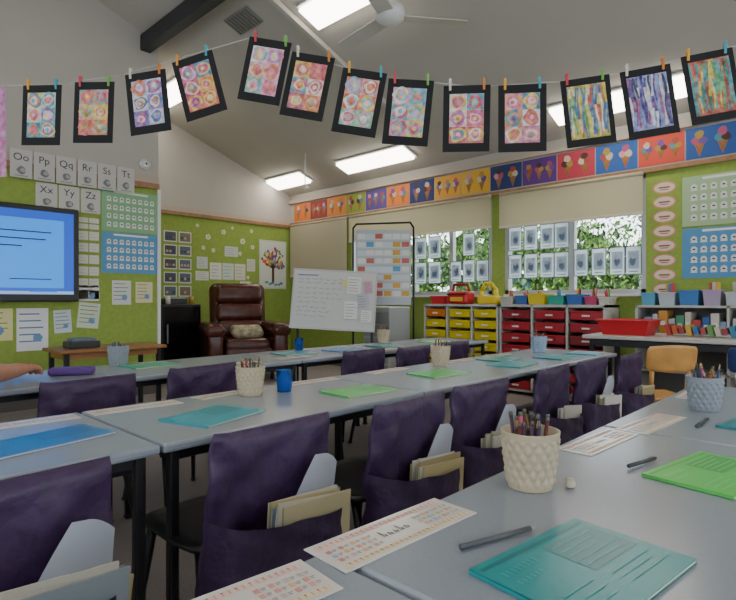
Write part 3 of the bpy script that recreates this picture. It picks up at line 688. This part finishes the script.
b=B(); b.box((0,0,0),(.42,.26,.12),mat('patterned_cushion','#c8b090',.9,scale=14,hex2='#5f6e58'),bev=.058,seg=5,smooth=True)
b.obj('cushion',loc=(4.09,6.10,.635),rot=(.35,0,R(-22)),**info('small patterned cushion lying on the leather armchair','cushion'))
e=empty('cabinet',(3.58,7.15,0),**info('small black cabinet with glossy door by the green board','cabinet'))
B().box((0,0,.5),(.56,.55,.98),BLACK,bev=.01).obj('body',e); q=B(); q.box((0,-.285,.5),(.53,.02,.92),mat('gloss_black','#101014',.15),bev=.006); d=q.obj('door',e); B().box((-.22,-.305,.6),(.015,.02,.25),STEEL,bev=.005).obj('handle',d)
b=B(); b.box((0,0,.04),(.30,.26,.08),mat('printer_dark','#4a4c52',.5),bev=.015); b.box((0,-.1,.085),(.22,.08,.01),WHITE); b.obj('printer',loc=(3.62,7.2,.992),**info('compact dark printer on top of the black cabinet','printer'))
for i in (0,2):
    B().cyl((0,0,0),(0,0,.11),.035,col(['#d8d8d0','#b8c8b0','#c89a4a'][i],.4),r2=.03,seg=14).obj('canister',loc=(3.42+i*.17,6.96,.992),**info('small canister on the black cabinet','canister','canisters on the cabinet'))
e=empty('side_table',(2.0,5.3,0),**info('low orange-brown wooden table under the screen','table'))
OAK2=mat('brown_wood','#96663a',.4,noise=.15,scale=10)
B().box((0,0,.6),(.95,.5,.03),OAK2,bev=.008).obj('table_top',e)
B().box((0,0,.555),(.85,.42,.05),OAK2).obj('apron',e)
for sx in(-1,1):
    for sy in(-1,1): B().box((sx*.41,sy*.2,.29),(.04,.04,.58),DARK,bev=.005).obj('leg',e)
b=B(); b.box((0,0,.03),(.26,.2,.06),mat('player_dark','#2a2c30',.4),bev=.01); b.box((.0,0,.075),(.2,.14,.03),col('#6a7a80'),bev=.006); b.obj('speaker_box',loc=(1.78,5.3,.616),**info('dark box-shaped device on the wooden table','device'))
e=empty('drawer_unit',(5.4,4.78,0),(0,0,0),**info('white drawer unit with grey fronts near the windows','drawer unit'))
B().box((0,0,.48),(.42,.46,.96),mat('unit_grey','#a8aaaa',.5),bev=.01).obj('body',e)
for k in range(5):
    d=B().box((-.215,0,.14+k*.17),(.015,.42,.15),mat('drawer_front','#8e9294',.5),bev=.004).obj('drawer',e); B().box((-.228,0,.17+k*.17),(.012,.12,.015),STEEL).obj('handle',d)
# ------------------------------------------------------------------ whiteboard on stand
e=empty('whiteboard',(4.3,4.63,0),(0,0,R(-49)),**info('freestanding whiteboard with handwriting and pinned sheets','whiteboard'))
t=Matrix.Rotation(R(80),4,'X')@Matrix.Rotation(R(-3),4,'Z')
q=B(); q.box((0,0,0),(.96,.68,.015),mat('board_surface','#c8cac8',.2)); 
q.stroke([(-.44,.28),(-.2,.285)],.012,col('#4a5a8a'),.009)
random.seed(3)
for k in range(9):
    y=.24-k*.055+random.uniform(-.01,.01); x=-.43
    while x<(.05 if k<5 else -.1):
        L=random.uniform(.03,.08); pts=[(x+L*j/6,y+random.uniform(-.013,.013)) for j in range(7)]
        q.stroke(pts,.0032,col('#454f7a'),.009); x+=L+.025
o=q.obj('board_panel',e); o.matrix_local=T((0,0,1.05))@t
q=B(); 
for s in(-1,1): q.box((s*.485,0,0),(.02,.71,.025),ALU); q.box((0,s*.345,0),(.97,.02,.025),ALU)
o=q.obj('board_frame',e); o.matrix_local=T((0,0,1.05))@t
for s in(-1,1):
    q=B(); q.tube([(s*.44,.08,.03),(s*.44,.08,1.0)],.015,DARK); q.tube([(s*.44,-.25,.03),(s*.44,.35,.03)],.015,DARK); q.obj('stand_leg',e)
for i,(x,z,c,w,h) in enumerate(((.24,1.22,'#d8d8d4',.16,.20),(.34,1.03,'#b4b8c0',.14,.18),(.20,.93,'#dcdcd8',.15,.21),(.40,1.2,'#c8a0b4',.10,.14),(.13,1.25,'#dcd890',.07,.08),(.38,.86,'#e0e0dc',.12,.14))):
    b=B(); b.box((0,0,0),(w,h,.003),col(c)); lines(5,'#606068')(b,w,h,.003)
    yy=-.017-(1.05-z)*.176-i*.003
    o=b.obj('paper_sheet',**info('paper sheet stuck on the whiteboard','paper','sheets on the whiteboard')); o.matrix_world=T((4.3,4.63,0))@Matrix.Rotation(R(-49),4,'Z')@T((x,yy,z))@Matrix.Rotation(R(80),4,'X')@Matrix.Rotation(R((-4,3,-2,5,2,-3)[i]),4,'Z')
e=empty('pocket_chart_stand',(4.93,4.42,0),(0,0,R(-47)),**info('metal stand holding a white pocket chart with coloured cards','chart stand'))
q=B(); q.box((0,0,1.45),(.68,.01,.92),mat('pocket_fabric','#b4bcc4',.8))
for k in range(8): q.box((0,-.009,1.82-k*.1),(.64,.004,.07),mat('pocket_clear','#c4ccd4',.3))
random.seed(11)
for k in range(8):
    for j in range(6):
        if random.random()<.8: q.box((-.27+j*.108,-.014,1.83-k*.1),(.09,.003,.06),col(random.choice(['#d0a040','#d8d8d0','#5a98c0','#c0685a','#dcdcd6','#dcdcd6','#dcdcd6'])))
q.obj('chart',e)
q=B(); q.tube([(-.37,0,.05),(-.37,0,1.93),(-.33,0,1.98),(.33,0,2.0),(.37,0,1.94),(.37,0,.05)],.012,DARK); q.tube([(-.37,-.2,.03),(-.37,.2,.03)],.014,DARK); q.tube([(.37,-.2,.03),(.37,.2,.03)],.014,DARK); q.obj('stand',e)
# ------------------------------------------------------------------ bunting
random.seed(21)
A=Vector((.74,3.43,0)); D=Vector((.5935,-.8048,0)); RZ=math.atan2(D.y,D.x)
def SP(s,h): return A+D*s+Vector((0,0,h))
cord=[(-.9,2.26),(0,2.20),(.30,2.19),(.69,2.22),(.97,2.28),(1.38,2.37),(1.66,2.27),(1.9,2.19),(2.16,2.124),(2.53,2.07),(2.9,2.077),(3.17,2.10),(3.67,2.20),(4.4,2.40)]
q=B(); q.tube([tuple(SP(s,h)) for s,h in cord],.0025,mat('cord','#b8b8b4',.8),seg=6)
q.obj('string_line',**info('thin cord strung across the room holding artworks','cord'))
ALLP=['#e05a88','#f0a040','#40b0c0','#e85a4a','#9a60c8','#f0dc50','#60c078','#f080b8','#4a80d8','#f4ece0','#ec7a38','#88d0e0','#f6f0e8','#d83a64','#2a5aa0','#f8c8d8']
PALS=[['#3a8ab0','#e85a88','#f0dc50','#e8e0d8','#8a5ab0','#50b0b0'],['#e0506a','#f0c840','#60b8a0','#f4a0b8','#e87838','#6ab060'],['#3a6ab0','#8a60c0','#50a0d0','#e05090','#e8e0f0','#70c8b0'],['#c83a6a','#e8a030','#3a8ac0','#f0d860','#7a3a90','#e86040'],['#b88ad0','#f0a0c0','#60b8d0','#f4e0e8','#e87898','#88c890'],
 ['#e88038','#f0c850','#e05070','#f8e0c0','#60a8b8','#c04880'],['#f0e050','#e8a0b8','#70c0a0','#f8f0d8','#e86848','#88b8e0'],['#f088a8','#60c0b8','#f8e8e0','#e8c848','#d04878','#90a8e0'],['#e85a9a','#f0e8d8','#48a8c0','#f0b848','#9858b0','#d84848'],['#c84868','#f0e0d0','#3888a8','#e89838','#703888','#f08898']]
def wcol(hexc):
    h=hexc.lstrip('#'); v=[int(h[i:i+2],16) for i in (0,2,4)]; l=[int(x+(255-x)*.35) for x in v]; d=[int(x*.82) for x in v]
    return mat('watercolour_'+h,'#%02x%02x%02x'%tuple(d),.8,scale=38,hex2='#%02x%02x%02x'%tuple(l))
def circ(bg,pal):
    def f(b,w,h,z):
        b.rect(-w/2,-h/2,w/2,h/2,wcol(bg),z)
        cw,ch=w/2,h/3
        for i in range(2):
            for j in range(3):
                cx=-w/2+(i+.5)*cw; cy=-h/2+(j+.5)*ch; sq=random.choice([bg]+pal)
                b.rect(cx-cw*.49,cy-ch*.49,cx+cw*.49,cy+ch*.49,wcol(sq),z+.0006)
                r=min(cw,ch)*random.uniform(.44,.50); ox=random.uniform(-.003,.003); prev=sq
                for k in range(4):
                    c=random.choice([q for q in pal+ALLP[::5] if q!=prev]); prev=c
                    b.blob(cx+ox*k*.6,cy+ox*k*.6,r*(1-.24*k),wcol(c),z+.0012+.0006*k,20,.15)
    return f
def stripes(pal):
    def f(b,w,h,z):
        b.rect(-w/2,-h/2,w/2,h/2,wcol(pal[0]),z); n=17
        for i in range(n):
            x=-w/2+(i+.5)*w/n; wd=w/n*random.uniform(.9,1.6); ph=random.random()*6
            y1=h/2-random.uniform(0,.012); y0=-h/2+random.uniform(0,.03)
            c1=wcol(pal[1+(i*5+random.randint(0,2))%(len(pal)-1)])
            L=[(max(-w/2,x-wd/2*(1-.3*abs(k/5-1))+.005*math.sin(k*.8+ph)+random.uniform(-.001,.001)),y0+(y1-y0)*k/10) for k in range(11)]
            Rr=[(min(w/2,x+wd/2*(1-.3*abs(k/5-1))+.005*math.sin(k*.8+ph)+random.uniform(-.001,.001)),y0+(y1-y0)*k/10) for k in range(11)]
            for k in range(10):
                if k in(3,6,8) and random.random()<.5: c1=wcol(random.choice(pal[1:]))
                b.poly([L[k],Rr[k],Rr[k+1],L[k+1]],c1,z+.0006+i*.00005)
    return f
CD=[(.25,2.03,-2,'#d8d0c8'),(.55,2.03,-2,'#e88a94'),(.85,2.07,6,'#a8c0d8'),(1.13,2.14,15,'#c84a70'),(1.47,2.20,-12,'#e8b0c4'),(1.69,2.11,-12,'#e89868'),(1.95,2.02,-11,'#f4e4a8'),(2.19,1.96,-6,'#f0a0ac'),(2.47,1.92,-1,'#e4dcd0'),(2.73,1.91,0,'#c06a80'),
(3.03,1.93,6,['#c8b030','#3a6ab0','#e0d040','#c84a30','#2a5a88','#50a050','#e8e0a0','#d87a30','#f0ead0']),(3.30,1.96,8,['#8a90c8','#d8d8e8','#2a2a80','#a04078','#e8e8e8','#4a2a80','#20204a','#6a8ac8']),(3.57,2.02,9,['#b83a2a','#d8b830','#2a8a90','#c85a2a','#e0c850','#4a9a50','#3a7a58','#7a3028','#2a8a90'])]
pegc=['#e0a030','#3aa0b0','#c83a4a','#6ab04a','#d8d0c0','#d07a30']
for i,(s,h,tl,p) in enumerate(CD):
    w,hh=.222,.318
    striped=isinstance(p,list)
    b=B(); b.box((0,0,0),(w,hh,.003),CARD)
    M=T(SP(s,h)+Vector((-.805,-.594,0))*(.004+.004*(i%2)))@Matrix.Rotation(RZ,4,'Z')@Matrix.Rotation(R(90),4,'X')@Matrix.Rotation(R(tl),4,'Z')
    o=b.obj('framed_artwork',**info('black card with a %s painting, pegged on the cord'%('coloured stripe' if striped else 'bright circle'),'artwork','paintings hung on a cord')); o.matrix_world=M
    q=B(); iw,ih=(.162,.236) if not striped else (.175,.25)
    (stripes(p) if striped else circ(p,PALS[i]))(q,iw,ih,.003)
    q.obj('painting',o)
    for sx in(-1,1):
        loc=M@Vector((sx*w*.36,hh/2,.0))
        c=pegc[(i*2+(sx>0))%6]; k=B(); m=col(c,.5)
        k.box((0,0.004,.006),(.011,.055,.005),m,rot=(.06,0,0),bev=.001); k.box((0,0.004,-.006),(.011,.055,.005),m,rot=(-.06,0,0),bev=.001); k.cyl((-.007,.01,0),(.007,.01,0),.004,STEEL,seg=8)
        pz=k.obj('clothes_peg',**info('small coloured clothes peg clipping artwork to the cord','peg','clothes pegs on the cord')); pz.matrix_world=T(loc)@Matrix.Rotation(RZ,4,'Z')@Matrix.Rotation(R(90),4,'X')
b=B(); t=bmesh.new(); g=[]
for j in range(9):
    g.append([t.verts.new((-.09+.18*i/6,.004*math.sin(i*1.7+j*.4),-.48*j/8)) for i in range(7)])
for a,b_ in zip(g,g[1:]):
    for i in range(6): t.faces.new((a[i],a[i+1],b_[i+1],b_[i]))
b.merge(t,mat('pink_cloth','#b05a88',.8,scale=30,hex2='#c8a0c4'),None,True)
b.obj('hanging_cloth',loc=SP(-.05,2.19),rot=(0,0,RZ),**info('strip of pink patterned cloth hanging on the cord','cloth'))
# ------------------------------------------------------------------ person (seated, arm resting on table)
SKIN=mat('skin','#b07a62',.55,noise=.05,scale=30)
V=[];E=[]
def av(p,r,par=None):
    V.append((Vector(p),r)); i=len(V)-1
    if par is not None: E.append((par,i))
    return i
PX,PY=.10,2.30
pel=av((PX,PY,.52),.13); wa=av((PX,PY+.01,.66),.12,pel); ch=av((PX,PY+.02,.84),.135,wa); uc=av((PX,PY+.02,.93),.10,ch)
nk=av((PX,PY+.03,1.01),.05,uc); n2=av((PX,PY+.04,1.05),.05,nk); hd=av((PX,PY+.06,1.12),.078,n2); ht=av((PX,PY+.055,1.20),.075,hd)
sr=av((PX+.16,PY+.02,.93),.058,uc); ur=av((PX+.21,PY+.09,.84),.050,sr); el=av((PX+.26,PY+.20,.756),.050,ur)
f1=av((.46,2.58,.748),.054,el); f2=av((.56,2.69,.742),.047,f1); wr=av((.655,2.80,.732),.033,f2)
hdv=Vector((.72,.69,0)).normalized(); pv=Vector((-hdv.y,hdv.x,0)); Wp=Vector((.655,2.80,.728)); pc=av(Wp+hdv*.045+Vector((0,0,.006)),.036,wr)
for off,L in ((.036,.072),(.012,.082),(-.012,.077),(-.036,.060)):
    k=av(Wp+hdv*.095+pv*off+Vector((0,0,.012)),.0155,pc); a=av(Wp+hdv*(.095+L*.45)+pv*off*1.15+Vector((0,0,.002)),.0125,k); av(Wp+hdv*(.095+L*.8)+pv*off*1.2+Vector((0,0,-.028)),.0108,a)
th=av(Wp+hdv*.035+pv*.046+Vector((0,0,-.010)),.016,pc); th2=av(Wp+hdv*.07+pv*.068+Vector((0,0,-.022)),.0135,th); av(Wp+hdv*.105+pv*.072+Vector((0,0,-.030)),.011,th2)
sl=av((PX-.16,PY+.02,.93),.058,uc); ul=av((PX-.21,PY+.10,.82),.050,sl); ll=av((PX-.18,PY+.24,.745),.042,ul); wl=av((PX-.08,PY+.44,.722),.028,ll); hl=av((PX-.04,PY+.51,.715),.026,wl)
for k in range(4): 
    a=av((PX-.07+.024*k,PY+.56,.712),.012,hl); av((PX-.072+.026*k,PY+.61,.695),.010,a)
for s in(-1,1):
    hp=av((PX+s*.085,PY+.04,.50),.075,pel); kn=av((PX+s*.10,PY+.36,.51),.052,hp); an=av((PX+s*.10,PY+.38,.10),.035,kn); av((PX+s*.10,PY+.50,.04),.035,an)
per=empty('person',(PX,PY,0),**info('seated person in dark top resting a forearm on the table','person'))
def part(name,ids,eds,m,grow):
    me=bpy.data.meshes.new(name); me.from_pydata([V[i][0]-Vector((PX,PY,0)) for i in ids],[(ids.index(a),ids.index(c)) for a,c in eds],[]); o=bpy.data.objects.new(name,me); COL.objects.link(o); o.parent=per; me.materials.append(m)
    md=o.modifiers.new('skin','SKIN'); md.use_smooth_shade=True
    for k,i in enumerate(ids): d=me.skin_vertices[0].data[k]; d.radius=(V[i][1]+grow,)*2; d.use_root=(k==0)
    sd=o.modifiers.new('sub','SUBSURF'); sd.levels=2; sd.render_levels=2
part('body',list(range(len(V))),E,SKIN,0)
CL=mat('dark_top','#25303c',.85,noise=.1,scale=30)
ids=[pel,wa,ch,uc,sr,ur,sl,ul]; part('top',ids,[e for e in E if e[0] in ids and e[1] in ids],CL,.014)
leg=[i for i in range(len(V)) if V[i][0].z<.55]; ed=[e for e in E if e[0] in leg and e[1] in leg]; part('trousers',leg,ed,mat('trousers','#2a2a34',.85),.01)
HC=mat('hair','#3a2a20',.7)
b=B(); b.ball((0,.045,1.20),(.095,.105,.09),HC,16); b.ball((0,-.02,1.12),(.09,.06,.13),HC,16); b.obj('hair',per)
b=B(); b.ball((.03,.132,1.145),(.011,.008,.008),WHITE,8); b.ball((-.03,.132,1.145),(.011,.008,.008),WHITE,8); b.ball((.03,.138,1.145),(.005,.004,.005),INK,8); b.ball((-.03,.138,1.145),(.005,.004,.005),INK,8); b.obj('eyes',per)
b=B(); b.ball((0,.145,1.12),(.012,.016,.02),SKIN,8); b.obj('nose',per); b=B(); b.ball((0,.13,1.085),(.022,.01,.006),col('#8a4038'),8); b.obj('mouth',per)
b=B(); b.ball((.082,.05,1.13),(.01,.02,.03),SKIN,8); b.ball((-.082,.05,1.13),(.01,.02,.03),SKIN,8); b.obj('ears',per)
dup(cpA,(PX,PY-.02,0),(0,0,0))
# ------------------------------------------------------------------ light
w=bpy.data.worlds.new('World'); bpy.context.scene.world=w; w.use_nodes=True
bg=w.node_tree.nodes['Background']; bg.inputs[0].default_value=(.84,.92,1,1); bg.inputs[1].default_value=5.4
sl=bpy.data.lights.new('sun','SUN'); sl.energy=8; sl.angle=.02; so=bpy.data.objects.new('sun',sl); COL.objects.link(so); so.rotation_euler=Vector((-.55,.15,.83)).to_track_quat('Z','Y').to_euler()
cam=bpy.data.cameras.new('camera'); co=bpy.data.objects.new('camera',cam); COL.objects.link(co)
co.location=(0,0,1.05); co.rotation_euler=(R(90),0,R(-46.5)); cam.sensor_width=36; cam.lens=26.41; cam.clip_start=.02
bpy.context.scene.camera=co
